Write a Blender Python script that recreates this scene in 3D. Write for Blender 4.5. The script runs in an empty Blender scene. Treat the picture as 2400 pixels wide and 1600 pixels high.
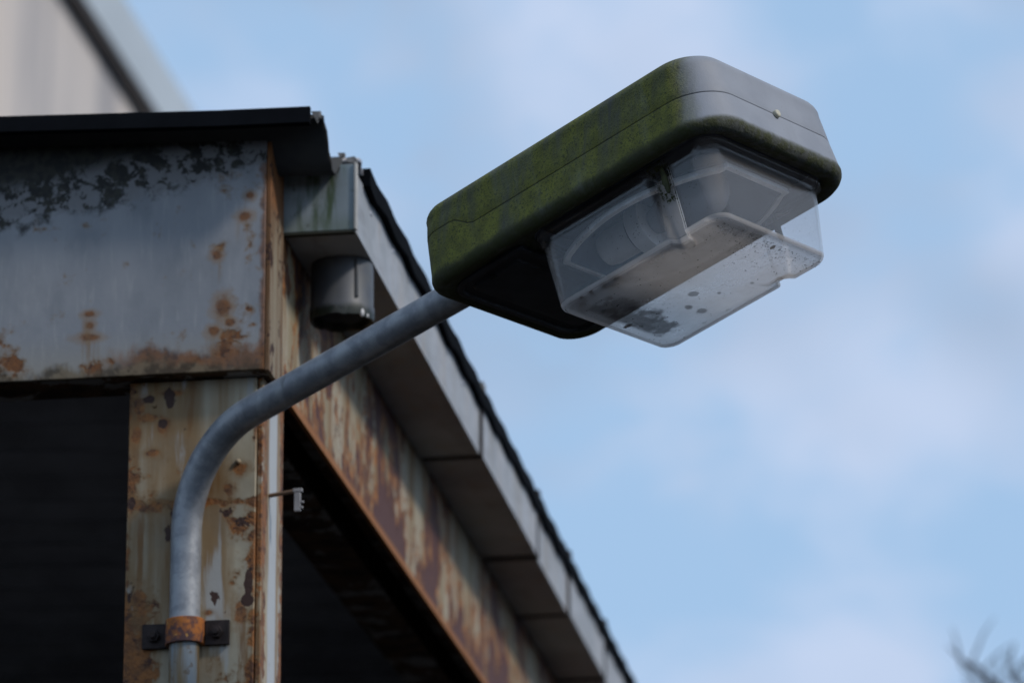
import bpy, bmesh, math, random
from mathutils import Vector, Matrix
random.seed(7)
SC = bpy.context.scene
COL = SC.collection
pi = math.pi

# ------------------------------------------------------------------ camera
CAMZ = 1.6
cam_d = bpy.data.cameras.new("camera"); cam = bpy.data.objects.new("camera", cam_d); COL.objects.link(cam)
cam.location = (0, 0, CAMZ)
PITCH, ROLL = 0.308223, -0.007342
cam.rotation_euler = (Matrix.Rotation(pi / 2 + PITCH, 3, 'X') @ Matrix.Rotation(-ROLL * -1, 3, 'Z')).to_euler()
cam_d.sensor_width = 36; cam_d.lens = 135
cam_d.clip_start = 0.05; cam_d.clip_end = 3000
cam_d.dof.use_dof = True; cam_d.dof.focus_distance = 4.9; cam_d.dof.aperture_fstop = 5.0
cam_d.dof.aperture_blades = 9
SC.camera = cam

# ------------------------------------------------------------------ view, sky, sun
SC.view_settings.view_transform = 'Standard'; SC.view_settings.look = 'None'
SC.view_settings.exposure = 0.0; SC.view_settings.gamma = 1.0
SC.view_settings.use_curve_mapping = False
SUN_ANG = math.radians(-29)      # world heading of the sun measured from +X
SUN_EL = math.radians(40)
sun_d = bpy.data.lights.new("sun", 'SUN'); sun = bpy.data.objects.new("sun", sun_d); COL.objects.link(sun)
sun_d.energy = 2.3; sun_d.angle = math.radians(8); sun_d.color = (1.0, .93, .86)
sd = Vector((math.cos(SUN_EL) * math.cos(SUN_ANG), math.cos(SUN_EL) * math.sin(SUN_ANG), math.sin(SUN_EL)))
sun.rotation_euler = sd.to_track_quat('Z', 'Y').to_euler()

world = bpy.data.worlds.new("World"); SC.world = world; world.use_nodes = True
wn = world.node_tree.nodes; wl = world.node_tree.links; wn.clear()
wo = wn.new('ShaderNodeOutputWorld'); bg = wn.new('ShaderNodeBackground'); bg.inputs[1].default_value = 0.1
sky = wn.new('ShaderNodeTexSky'); sky.sky_type = 'NISHITA'; sky.sun_disc = False
sky.sun_elevation = SUN_EL; sky.sun_rotation = pi / 2 - SUN_ANG
sky.air_density = 1.0; sky.dust_density = 1.0
tc = wn.new('ShaderNodeTexCoord')
mp = wn.new('ShaderNodeMapping'); mp.inputs['Scale'].default_value = (1, 1, 1.5); mp.inputs['Rotation'].default_value = (.3, .5, .2)
wl.new(tc.outputs['Generated'], mp.inputs['Vector'])
n1 = wn.new('ShaderNodeTexNoise'); n1.inputs['Scale'].default_value = 11; n1.inputs['Detail'].default_value = 5; n1.inputs['Roughness'].default_value = .5; n1.inputs['Distortion'].default_value = .2
wl.new(mp.outputs[0], n1.inputs['Vector'])
cr = wn.new('ShaderNodeMapRange'); cr.interpolation_type = 'SMOOTHSTEP'; cr.inputs[1].default_value = .36; cr.inputs[2].default_value = .60
wl.new(n1.outputs[0], cr.inputs[0])
n2 = wn.new('ShaderNodeTexNoise'); n2.inputs['Scale'].default_value = 8; n2.inputs['Detail'].default_value = 2
mp2 = wn.new('ShaderNodeMapping'); mp2.inputs['Location'].default_value = (3.1, 1.7, 5.2)
wl.new(tc.outputs['Generated'], mp2.inputs['Vector']); wl.new(mp2.outputs[0], n2.inputs['Vector'])
cr2 = wn.new('ShaderNodeMapRange'); cr2.interpolation_type = 'SMOOTHSTEP'; cr2.inputs[1].default_value = .36; cr2.inputs[2].default_value = .60
wl.new(n2.outputs[0], cr2.inputs[0])
cloud = wn.new('ShaderNodeMix'); cloud.data_type = 'RGBA'
cloud.inputs[6].default_value = (3.1, 4.3, 6.1, 1); cloud.inputs[7].default_value = (5.5, 6.6, 8.7, 1)
wl.new(cr2.outputs[0], cloud.inputs[0])
# blue gaps: the clear sky seen through thin cloud
thin = wn.new('ShaderNodeMix'); thin.data_type = 'RGBA'; thin.inputs[0].default_value = .80
thin.inputs[7].default_value = (4.1, 6.2, 9.0, 1)
wl.new(sky.outputs[0], thin.inputs[6])
mixs = wn.new('ShaderNodeMix'); mixs.data_type = 'RGBA'
wl.new(cr.outputs[0], mixs.inputs[0]); wl.new(thin.outputs[2], mixs.inputs[6]); wl.new(cloud.outputs[2], mixs.inputs[7])
wl.new(mixs.outputs[2], bg.inputs[0]); wl.new(bg.outputs[0], wo.inputs[0])

# ------------------------------------------------------------------ object helpers
def tag(o, label=None, cat=None, group=None, kind=None):
    if label: o['label'] = label
    if cat: o['category'] = cat
    if group: o['group'] = group
    if kind: o['kind'] = kind
    return o

def empty(name, M, label=None, cat=None, group=None):
    o = bpy.data.objects.new(name, None); COL.objects.link(o); o.matrix_world = M
    o.empty_display_size = .1
    return tag(o, label, cat, group)

def link(name, bm, mat, parent=None, off=(0, 0, 0), smooth=False, bevel=0, seg=2, solid=0, angle=40):
    me = bpy.data.meshes.new(name)
    bmesh.ops.recalc_face_normals(bm, faces=bm.faces)
    bm.to_mesh(me); bm.free()
    o = bpy.data.objects.new(name, me); COL.objects.link(o)
    if mat: me.materials.append(mat)
    if parent: o.parent = parent
    o.location = off
    if solid:
        m = o.modifiers.new('solid', 'SOLIDIFY'); m.thickness = solid; m.offset = 0
    if bevel:
        m = o.modifiers.new('bevel', 'BEVEL'); m.width = bevel; m.segments = seg; m.limit_method = 'ANGLE'; m.angle_limit = math.radians(35)
    if smooth or bevel:
        for f in me.polygons: f.use_smooth = True
        if not smooth or angle:
            try: me.set_sharp_from_angle(angle=math.radians(angle))
            except Exception: pass
    return o

def box(bm, x0, x1, y0, y1, z0, z1):
    v = [bm.verts.new((x, y, z)) for x in (x0, x1) for y in (y0, y1) for z in (z0, z1)]
    for q in ((0, 1, 3, 2), (4, 6, 7, 5), (0, 4, 5, 1), (2, 3, 7, 6), (0, 2, 6, 4), (1, 5, 7, 3)):
        bm.faces.new([v[i] for i in q])
    return v

def cyl(bm, a, b, r0, r1=None, n=24, caps=True):
    r1 = r0 if r1 is None else r1
    a = Vector(a); b = Vector(b); d = (b - a).normalized()
    q = d.to_track_quat('Z', 'Y')
    A = [bm.verts.new(a + q @ Vector((r0 * math.cos(2 * pi * i / n), r0 * math.sin(2 * pi * i / n), 0))) for i in range(n)]
    B = [bm.verts.new(b + q @ Vector((r1 * math.cos(2 * pi * i / n), r1 * math.sin(2 * pi * i / n), 0))) for i in range(n)]
    for i in range(n): bm.faces.new((A[i], A[(i + 1) % n], B[(i + 1) % n], B[i]))
    if caps:
        bm.faces.new(A[::-1]); bm.faces.new(B)

def tube(bm, pts, radii, n=24, caps=True):
    """parallel-transport tube"""
    pts = [Vector(p) for p in pts]
    if not hasattr(radii, '__len__'): radii = [radii] * len(pts)
    T = []
    for i in range(len(pts)):
        a = pts[max(i - 1, 0)]; b = pts[min(i + 1, len(pts) - 1)]
        T.append((b - a).normalized())
    u = T[0].orthogonal().normalized(); prev = None; first = None
    for i, p in enumerate(pts):
        u = (u - T[i] * u.dot(T[i])).normalized(); w = T[i].cross(u)
        ring = [bm.verts.new(p + (u * math.cos(2 * pi * k / n) + w * math.sin(2 * pi * k / n)) * radii[i]) for k in range(n)]
        if prev:
            for k in range(n): bm.faces.new((prev[k], prev[(k + 1) % n], ring[(k + 1) % n], ring[k]))
        else: first = ring
        prev = ring
    if caps:
        bm.faces.new(first[::-1]); bm.faces.new(prev)

# ------------------------------------------------------------------ material helpers
class NT:
    def __init__(s, name):
        s.m = bpy.data.materials.new(name); s.m.use_nodes = True
        s.t = s.m.node_tree; s.t.nodes.clear(); s.N = s.t.nodes
        s.out = s.N.new('ShaderNodeOutputMaterial')
        s.co = s.N.new('ShaderNodeTexCoord').outputs['Object']
        s.sep = s.N.new('ShaderNodeSeparateXYZ'); s.L(s.co, s.sep.inputs[0])
        s.x, s.y, s.z = s.sep.outputs
    def L(s, a, b): s.t.links.new(a, b)
    def put(s, v, sock):
        if isinstance(v, bpy.types.NodeSocket): s.L(v, sock)
        else: sock.default_value = v
    def noise(s, scale=10, detail=4, rough=.55, dist=0, sc=(1, 1, 1), loc=(0, 0, 0)):
        m = s.N.new('ShaderNodeMapping'); m.inputs['Scale'].default_value = sc; m.inputs['Location'].default_value = loc
        s.L(s.co, m.inputs['Vector'])
        n = s.N.new('ShaderNodeTexNoise'); n.inputs['Scale'].default_value = scale; n.inputs['Detail'].default_value = detail
        n.inputs['Roughness'].default_value = rough; n.inputs['Distortion'].default_value = dist
        s.L(m.outputs[0], n.inputs['Vector']); return n.outputs[0]
    def noise_g(s, scale, detail, rough, sc, loc=(0, 0, 0), tilt=.253):
        h = s.add(s.mul(s.x, math.cos(tilt)), s.mul(s.z, -math.sin(tilt)))
        v = s.add(s.mul(s.x, math.sin(tilt)), s.mul(s.z, math.cos(tilt)))
        c = s.N.new('ShaderNodeCombineXYZ'); s.L(h, c.inputs[0]); s.L(s.y, c.inputs[1]); s.L(v, c.inputs[2])
        m = s.N.new('ShaderNodeMapping'); m.inputs['Scale'].default_value = sc; m.inputs['Location'].default_value = loc
        s.L(c.outputs[0], m.inputs['Vector'])
        n = s.N.new('ShaderNodeTexNoise'); n.inputs['Scale'].default_value = scale; n.inputs['Detail'].default_value = detail
        n.inputs['Roughness'].default_value = rough; s.L(m.outputs[0], n.inputs['Vector']); return n.outputs[0]
    def blob(s, cx, cz, rx, rz, wob=.6, ns=70):
        dx = s.mul(s.add(s.x, -cx), 1 / rx); dz = s.mul(s.add(s.z, -cz), 1 / rz)
        d = s.math('SQRT', s.add(s.mul(dx, dx), s.mul(dz, dz)))
        return s.add(d, s.mul(s.add(s.noise(ns, 6, .65), -.5), 2.4 * wob))
    def voro(s, scale=50, sc=(1, 1, 1), feat='F1'):
        m = s.N.new('ShaderNodeMapping'); m.inputs['Scale'].default_value = sc
        s.L(s.co, m.inputs['Vector'])
        n = s.N.new('ShaderNodeTexVoronoi'); n.feature = feat; n.inputs['Scale'].default_value = scale
        s.L(m.outputs[0], n.inputs['Vector']); return n.outputs[0]
    def ramp(s, v, a, b, lo=0, hi=1):
        n = s.N.new('ShaderNodeMapRange'); n.interpolation_type = 'SMOOTHSTEP'
        n.inputs[1].default_value = a; n.inputs[2].default_value = b; n.inputs[3].default_value = lo; n.inputs[4].default_value = hi
        if a > b:
            n.inputs[1].default_value = b; n.inputs[2].default_value = a; n.inputs[3].default_value = hi; n.inputs[4].default_value = lo
        s.L(v, n.inputs[0]); return n.outputs[0]
    def math(s, op, a, b=0.0):
        n = s.N.new('ShaderNodeMath'); n.operation = op; s.put(a, n.inputs[0]); s.put(b, n.inputs[1]); return n.outputs[0]
    def mul(s, a, b): return s.math('MULTIPLY', a, b)
    def add(s, a, b): return s.math('ADD', a, b)
    def mx(s, a, b): return s.math('MAXIMUM', a, b)
    def mix(s, f, a, b):
        n = s.N.new('ShaderNodeMix'); n.data_type = 'RGBA'
        s.put(f, n.inputs[0])
        for v, k in ((a, 6), (b, 7)):
            if isinstance(v, tuple): n.inputs[k].default_value = (*v, 1) if len(v) == 3 else v
            else: s.L(v, n.inputs[k])
        return n.outputs[2]
    def bump(s, h, strength=.3, dist=.002, normal=None):
        n = s.N.new('ShaderNodeBump'); n.inputs['Strength'].default_value = strength; n.inputs['Distance'].default_value = dist
        s.L(h, n.inputs['Height'])
        if normal: s.L(normal, n.inputs['Normal'])
        return n.outputs[0]
    def pbsdf(s, col, rough=.6, metal=0, normal=None, spec=.5, coat=0):
        b = s.N.new('ShaderNodeBsdfPrincipled')
        if isinstance(col, tuple): b.inputs['Base Color'].default_value = (*col, 1)
        else: s.L(col, b.inputs['Base Color'])
        s.put(rough, b.inputs['Roughness']); s.put(metal, b.inputs['Metallic'])
        b.inputs['Specular IOR Level'].default_value = spec
        if coat: b.inputs['Coat Weight'].default_value = coat
        if normal: s.L(normal, b.inputs['Normal'])
        return b.outputs[0]
    def fin(s, sh): s.L(sh, s.out.inputs[0]); return s.m

def simple(name, col, rough=.6, metal=0, var=.25, scale=20, bump=.1, spec=.5):
    t = NT(name); n = t.noise(scale, 5)
    c2 = tuple(c * (1 - var) for c in col)
    c = t.mix(t.ramp(n, .35, .65), col, c2)
    f = t.noise(scale * 12, 3)
    return t.fin(t.pbsdf(c, rough, metal, t.bump(f, bump, .001), spec))

RUST_O = (.20, .075, .020); RUST_D = (.055, .02, .010); RUST_B = (.13, .055, .020)

def rust_color(t, s=30, O=None):
    a = t.mix(t.ramp(t.noise(s, 6, .65), .38, .62), O or RUST_O, RUST_B)
    return t.mix(t.ramp(t.noise(s * 1.7, 6, .7, loc=(3, 1, 2)), .50, .64), a, RUST_D)

# ---- front beam: grey painted web, rust spots, peeled dark top, rusty bottom edge
def mat_front_beam():
    t = NT('grey_beam_paint')
    base = t.mix(t.ramp(t.noise(9, 5, sc=(1, 1, .5)), .35, .65), (.235, .245, .26), (.285, .29, .30))
    base = t.mix(t.mul(t.ramp(t.noise(60, 4, sc=(2, 1, .25)), .52, .7), .35), base, (.36, .36, .35))
    base = t.mix(t.mul(t.ramp(t.noise(14, 5, sc=(1, 1, .6), loc=(4, 0, 1)), .5, .68), .4), base, (.15, .165, .18))
    # dark smudges
    lowz = t.ramp(t.z, 1.715, 1.645)                 # towards the lower edge
    base = t.mix(t.mul(lowz, .55), base, (.30, .27, .21))
    # right edge
    right = t.ramp(t.x, -1.22, -1.12)
    # brown stain halo and rust spots
    n = t.noise(17, 7, .62, .3, loc=(.37, 0, .1))
    n2 = t.noise(46, 6, .6, loc=(1.3, 0, .7))
    area = t.add(t.mul(right, .06), t.mul(lowz, .05))
    leftz = t.mul(t.ramp(t.x, -1.42, -1.47), t.ramp(t.z, 1.80, 1.72))
    area = t.add(area, t.mul(leftz, .08))
    nn = t.add(t.add(t.mul(n, .62), t.mul(n2, .38)), area)
    halo = t.ramp(nn, .575, .66)
    spot = t.ramp(nn, .635, .67)
    base = t.mix(t.mul(halo, .75), base, (.19, .115, .055))
    rc = rust_color(t, 60)
    base = t.mix(spot, base, rc)
    # rusty bottom band, stronger to the right
    edge = t.add(t.z, t.mul(t.add(t.noise(16, 6, .6, sc=(1.5, 1, 1)), -.5), .075))
    band = t.mul(t.ramp(edge, 1.683, 1.662), t.ramp(t.x, -1.36, -1.27))
    base = t.mix(t.mul(band, .9), base, rust_color(t, 34))
    thin = t.ramp(edge, 1.663, 1.645)
    base = t.mix(t.mul(thin, .9), base, t.mix(t.ramp(t.noise(50, 5), .4, .6), (.05, .035, .018), (.16, .12, .07)))
    redge = t.ramp(t.add(t.x, t.mul(t.add(t.noise(30, 6), -.5), .03)), -1.104, -1.096)
    base = t.mix(t.mul(redge, .8), base, rc)
    # one bolt stain with a crescent, as if a plate had been there
    def blob(cx, cz, r, f=1.0, wob=.6):
        dx = t.add(t.x, -cx); dz = t.mul(t.add(t.z, -cz), f)
        d = t.math('SQRT', t.add(t.mul(dx, dx), t.mul(dz, dz)))
        d = t.mul(d, t.add(t.mul(t.noise(70, 5, .65), 2 * wob), 1 - wob))
        return t.ramp(d, r, r * .45)
    for (cx, cz, r, f) in ((-1.352, 1.718, .010, 1.0), (-1.352, 1.7, .024, 2.6), (-1.353, 1.735, .014, 1.8), (-1.118, 1.905, .010, 1.1), (-1.125, 1.873, .016, 1.4), (-1.165, 1.815, .011, .8), (-1.155, 1.735, .018, .8), (-1.145, 1.712, .012, 1.3), (-1.168, 1.70, .014, 1.2)):
        dx_ = t.mul(t.add(t.x, -cx), 1 / r); dz_ = t.mul(t.add(t.z, -(cz - .02)), 1 / .028)
        dd_ = t.math('SQRT', t.add(t.mul(dx_, dx_), t.mul(dz_, dz_)))
        dr_ = t.mul(t.ramp(dd_, 1.2, .2), t.ramp(t.noise(90, 4, .6, sc=(1, 1, .07)), .42, .62)); base = t.mix(t.mul(dr_, .5), base, (.20, .13, .07))
        b = blob(cx, cz, r * 1.5, f); base = t.mix(t.mul(b, .55), base, (.24, .15, .075))
        b = blob(cx, cz, r * .8, f, .9); base = t.mix(t.mul(b, .92), base, rc)
    # black lichen at the top with bare patches showing between
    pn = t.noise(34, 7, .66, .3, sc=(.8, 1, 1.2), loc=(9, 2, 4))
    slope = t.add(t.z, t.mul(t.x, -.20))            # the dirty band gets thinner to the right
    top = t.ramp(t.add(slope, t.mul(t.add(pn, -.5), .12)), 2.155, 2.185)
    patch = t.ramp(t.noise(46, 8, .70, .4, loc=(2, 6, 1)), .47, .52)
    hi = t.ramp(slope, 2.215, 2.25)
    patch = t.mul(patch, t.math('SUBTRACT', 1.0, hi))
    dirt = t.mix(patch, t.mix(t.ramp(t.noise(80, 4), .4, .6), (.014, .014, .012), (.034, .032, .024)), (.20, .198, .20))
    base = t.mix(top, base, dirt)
    h = t.add(t.mul(t.noise(160, 4), .3), t.mul(spot, -1.0))
    return t.fin(t.pbsdf(base, .62, 0, t.bump(h, .35, .002), .35))

# ---- post: cream paint, vertical stains, rust, bare primer
def mat_post(side=False):
    t = NT('peeling_cream_paint_side' if side else 'peeling_cream_paint')
    st = t.noise(24, 5, .5, sc=(1, 1, .09))
    base = t.mix(t.ramp(st, .38, .62), (.37, .325, .235), (.22, .14, .065))
    base = t.mix(t.mul(t.ramp(t.noise(30, 4, sc=(1, 1, .14), loc=(5, 5, 1)), .56, .66), .8), base, (.37, .38, .37))
    base = t.mix(t.mul(t.ramp(t.noise(42, 5, .5, sc=(1, 1, .12), loc=(1, 2, 3)), .55, .64), .9), base, (.18, .085, .025))
    base = t.mix(t.mul(t.ramp(t.noise(12, 5, loc=(7, 0, 0)), .45, .7), .35), base, (.14, .12, .09))
    rc = rust_color(t, 42, (.26, .10, .025))
    big = t.noise(11, 7, .62, .4, sc=(1, 1, .8), loc=(.2, .4, .9))
    fine = t.noise(45, 6, .6)
    nn = t.add(t.mul(big, .6), t.mul(fine, .4))
    lowleft = t.mul(t.ramp(t.x, -1.215, -1.275), t.ramp(t.z, 1.40, 1.28))
    lowright = t.mul(t.ramp(t.x, -1.16, -1.115), t.ramp(t.z, 1.36, 1.22))
    topleft = t.mul(t.ramp(t.x, -1.235, -1.285), t.ramp(t.z, 1.56, 1.62))
    edge = t.ramp(t.x, -1.284, -1.297)
    edger = t.ramp(t.x, -1.125, -1.110)
    band = t.mul(t.ramp(t.math('ABSOLUTE', t.add(t.z, -1.452)), .012, .0), .10)
    nn = t.add(nn, t.add(t.add(t.mul(lowleft, .15), t.mul(lowright, .13)), t.add(t.mul(topleft, .07), t.add(t.mul(edge, .08), t.add(t.mul(edger, .09), band)))))
    if side:
        # a worn clean stripe down the middle with rust along both edges
        e = t.math('ABSOLUTE', t.add(t.y, -5.275))
        base = t.mix(t.ramp(t.add(e, t.mul(t.add(t.noise(40, 5, sc=(1, 1, .15)), -.5), .03)), .032, .022), base, (.40, .425, .44))
        nn = t.add(t.mul(big, .4), t.add(t.mul(fine, .6), t.mul(t.ramp(e, .03, .055), .2)))
        nn = t.add(nn, -.06)
    halo = t.ramp(nn, .555, .62); core = t.ramp(nn, .60, .63)
    base = t.mix(t.mul(halo, .7), base, (.19, .11, .045))
    base = t.mix(core, base, rc)
    if not side:
        rb_ = None; pb_ = None
        for (cx, cz, rx, rz, w_) in ((-1.264, 1.583, .024, .008, 1.3), (-1.283, 1.600, .010, .022, 1.2), (-1.246, 1.570, .011, .016, .9), (-1.262, 1.530, .013, .006, .8), (-1.287, 1.555, .008, .014, .9), (-1.262, 1.448, .034, .008, 1.1), (-1.290, 1.452, .008, .014, .8), (-1.135, 1.500, .012, .010, 1.2), (-1.150, 1.470, .010, .012, 1.3), (-1.275, 1.310, .012, .024, 1.4), (-1.13, 1.29, .010, .02, 1.4), (-1.175, 1.29, .006, .004, .8), (-1.238, 1.618, .022, .005, 1.0)):
            d_ = t.blob(cx, cz, rx, rz, w_, 55)
            c_ = t.ramp(d_, 1.05, .55); h_ = t.ramp(d_, 2.1, .8)
            dr_ = t.mul(t.ramp(t.blob(cx, cz - .022, rx * .9, .030, .5, 30), 1.2, .3), t.ramp(t.noise(80, 4, .6, sc=(1, 1, .08)), .45, .6))
            h_ = t.mx(h_, t.mul(dr_, .8))
            rb_ = c_ if rb_ is None else t.mx(rb_, c_); pb_ = h_ if pb_ is None else t.mx(pb_, h_)
        base = t.mix(t.mul(pb_, .6), base, (.20, .115, .045)); base = t.mix(t.mul(rb_, .9), base, rc)
        core = t.mx(core, t.mul(rb_, .5))
    prim = t.ramp(t.add(t.mul(t.noise(19, 6, .6, .6, loc=(8, 3, 2)), .8), t.mul(fine, .2)), .625, .632)
    if not side:
        for (cx, cz, rx, rz, w_) in ((-1.2385, 1.612, .009, .015, .7), (-1.2475, 1.573, .008, .008, .6), (-1.1185, 1.330, .006, .024, .6), (-1.1190, 1.306, .010, .010, .3), (-1.268, 1.610, .009, .006, .8), (-1.291, 1.455, .006, .010, .5)):
            prim = t.mx(prim, t.ramp(t.blob(cx, cz, rx, rz, w_, 80), 1.0, .93))
        base = t.mix(prim, base, (.045, .020, .013))
    h = t.add(t.add(t.mul(core, -.8), t.mul(prim, -1.0) if not side else 0.0), t.add(t.mul(t.noise(28, 5, sc=(1, 1, 1)), .6), t.mul(t.mul(core, t.noise(200, 4)), 1.2)))
    return t.fin(t.pbsdf(base, .66, 0, t.bump(h, .6, .003), .35))

# ---- side beam web: cream with big purple brown bare patches and orange rims
def mat_side_beam():
    t = NT('rusty_side_beam')
    base = t.mix(t.ramp(t.noise(9, 5, sc=(1, 1, .35)), .4, .6), (.27, .22, .135), (.36, .32, .24))
    base = t.mix(t.mul(t.ramp(t.noise(22, 5, sc=(1, 1, .14)), .5, .62), .75), base, (.20, .105, .035))
    rc = rust_color(t, 26, (.34, .135, .03))
    n = t.add(t.mul(t.noise(6.5, 8, .68, .5, sc=(1, .8, .5), loc=(1, .15, 0)), .72), t.mul(t.noise(36, 7, .7, sc=(1, 1, .7)), .28))
    low = t.mul(t.ramp(t.z, 1.74, 1.64), .05)
    top = t.mul(t.ramp(t.z, 1.93, 2.0), .2)
    n = t.add(t.add(n, .022), t.add(low, top))
    base = t.mix(t.ramp(n, .498, .525), base, rc)
    base = t.mix(t.mul(t.ramp(n, .542, .556), t.ramp(t.z, 1.94, 1.90)), base, (.092, .040, .033))
    lip = t.ramp(t.z, 1.656, 1.645)
    base = t.mix(t.mul(lip, .95), base, (.30, .12, .035))
    h = t.add(t.noise(60, 5), t.mul(t.ramp(n, .555, .575), -.6))
    return t.fin(t.pbsdf(base, .7, 0, t.bump(h, .5, .003), .3))

def mat_end_plate():
    t = NT('streaked_end_plate')
    b = t.mix(t.ramp(t.noise(40, 5, .6, sc=(1, 1, .06)), .42, .6), (.24, .20, .14), (.13, .065, .028))
    hi = t.ramp(t.add(t.z, t.mul(t.add(t.noise(25, 5), -.5), .12)), 1.86, 1.93)
    b = t.mix(t.mul(hi, .9), b, (.21, .085, .03))
    b = t.mix(t.ramp(t.noise(30, 6, .65), .57, .62), b, (.045, .022, .015))
    return t.fin(t.pbsdf(b, .75, 0, t.bump(t.noise(80, 5), .4, .002), .25))

def mat_under():
    t = NT('flaking_dark_underside')
    rc = t.mix(t.ramp(t.noise(20, 6, .65), .4, .6), (.035, .022, .015), (.11, .06, .03))
    base = t.mix(t.ramp(t.noise(11, 7, .65, .5, loc=(1, 1, 1)), .54, .58), rc, (.24, .23, .22))
    return t.fin(t.pbsdf(base, .75, 0, t.bump(t.noise(50, 6), .6, .004), .2))

def mat_gutter():
    t = NT('grey_gutter_metal')
    b = t.mix(t.ramp(t.noise(7, 5, sc=(1, 1, .3)), .35, .65), (.30, .32, .34), (.37, .39, .42))
    b = t.mix(t.mul(t.ramp(t.noise(26, 4, sc=(1, .6, .12), loc=(1, 5, 3)), .5, .66), .5), b, (.33, .30, .27))
    b = t.mix(t.mul(t.ramp(t.noise(30, 5, sc=(1, .25, 1)), .5, .7), .4), b, (.20, .20, .20))
    return t.fin(t.pbsdf(b, .6, .0, t.bump(t.noise(90, 4), .15, .001, t.bump(t.noise(7, 3), .8, .02)), .3))

def mat_endcap():
    t = NT('algae_stained_end_cap')
    b = t.mix(t.ramp(t.noise(16, 5, sc=(1, 1, .3)), .35, .65), (.22, .26, .275), (.30, .34, .36))
    g = t.ramp(t.noise(34, 6, .6, sc=(1, 1, .22), loc=(2.2, 0, 4)), .44, .62)
    mid = t.mul(t.ramp(t.x, -1.09, -1.055), t.ramp(t.x, -.985, -1.01))
    low = t.ramp(t.z, 1.915, 1.885)
    b = t.mix(t.mul(t.mul(g, mid), .9), b, (.05, .08, .025))
    b = t.mix(t.mul(low, .45), b, (.12, .15, .10))
    b = t.mix(t.mul(t.ramp(t.noise(60, 6), .58, .68), .7), b, (.10, .11, .09))
    return t.fin(t.pbsdf(b, .5, .15, t.bump(t.noise(70, 4), .2, .001), .4))

def mat_outlet():
    t = NT('grey_plastic_outlet')
    b = t.mix(t.ramp(t.noise(14, 5, sc=(1, 1, .3)), .4, .6), (.060, .064, .072), (.10, .105, .115))
    e = t.add(t.z, t.mul(t.add(t.noise(30, 5), -.5), .02))
    b = t.mix(t.ramp(e, 1.806, 1.796), b, (.012, .018, .012))
    b = t.mix(t.mul(t.ramp(t.noise(40, 5), .5, .6), .4), b, (.10, .10, .09))
    return t.fin(t.pbsdf(b, .5, 0, t.bump(t.noise(60, 4), .15, .001), .45))

def mat_roof():
    t = NT('blackened_fibre_cement')
    b = t.mix(t.ramp(t.noise(10, 6), .35, .65), (.030, .031, .034), (.05, .05, .048))
    return t.fin(t.pbsdf(b, .8, 0, t.bump(t.noise(60, 5), .4, .002), .2))

def mat_housing():
    """grey grp housing, moss streaks on the shaded long side and all round the lower rim"""
    t = NT('mossy_grey_housing')
    base = t.mix(t.ramp(t.noise(10, 4), .35, .65), (.19, .205, .235), (.235, .25, .28))
    geo = t.N.new('ShaderNodeTexCoord')
    # rain streaks run straight down the side
    streak = t.noise_g(62, 5, .6, (1, .6, .12), (1.1, 0, .3))
    big = t.noise_g(17, 4, .55, (1, .4, .28), (.3, 2, 0))
    grain = t.noise(330, 4, .7)
    n = t.add(t.add(t.mul(streak, .46), t.mul(big, .36)), t.mul(grain, .18))
    near_ = 0
    near = t.mul(t.ramp(t.y, -.105, -.140), t.ramp(t.add(t.x, t.mul(t.add(big, -.5), .08)), .160, .118))     # long side that faces the shade
    tail = t.ramp(t.x, -.27, -.295)
    side = t.mx(near, tail)
    # dark grime film under the moss
    grime = t.mul(side, t.ramp(n, .10, .34))
    base = t.mix(t.mul(grime, .97), base, (.060, .061, .050))
    moss = t.mul(side, t.ramp(t.add(n, t.mul(t.ramp(t.z, .10, .02), .05)), .33, .57))
    # lower rim
    rimz = t.add(t.z, t.mul(t.add(t.noise(22, 5), -.5), .010))
    rim = t.ramp(rimz, .0130, .0020)
    mcol = t.mix(t.ramp(t.noise(45, 4, .6), .35, .65), (.105, .108, .012), (.165, .168, .018))
    mcol = t.mix(t.ramp(grain, .52, .62), mcol, (.045, .05, .010))
    base = t.mix(t.mul(moss, .92), base, mcol)
    rimm = t.mul(rim, t.ramp(t.noise(60, 5, .65), .40, .58))
    base = t.mix(t.mul(rim, .85), base, (.036, .038, .020))
    base = t.mix(t.mul(rimm, .85), base, (.040, .045, .010))
    # light streaks and small dark specks
    sp = t.ramp(t.voro(150), .10, .05)
    base = t.mix(t.mul(t.mul(sp, t.ramp(t.noise(18, 3), .52, .62)), .7), base, (.03, .03, .025))
    base = t.mix(t.mul(t.ramp(t.noise(26, 4, .6, sc=(1, 1, .2), loc=(5, 5, 5)), .52, .7), .22), base, (.17, .18, .19))
    # chalky bloom on the nose corner
    h = t.add(t.mul(grain, t.add(t.mul(t.mx(moss, rimm), 2.2), .25)), t.mul(t.noise(700, 2), .15))
    rough = t.add(t.mul(t.mx(grime, rim), .25), .60)
    return t.fin(t.pbsdf(base, rough, 0, t.bump(h, .45, .0016), .45))

def mat_dark_plastic(name='black_plastic', col=(.028, .03, .036)):
    t = NT(name)
    b = t.mix(t.ramp(t.noise(25, 5), .35, .65), col, tuple(c * .6 for c in col))
    return t.fin(t.pbsdf(b, .55, 0, t.bump(t.noise(200, 3), .2, .001), .35))

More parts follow.
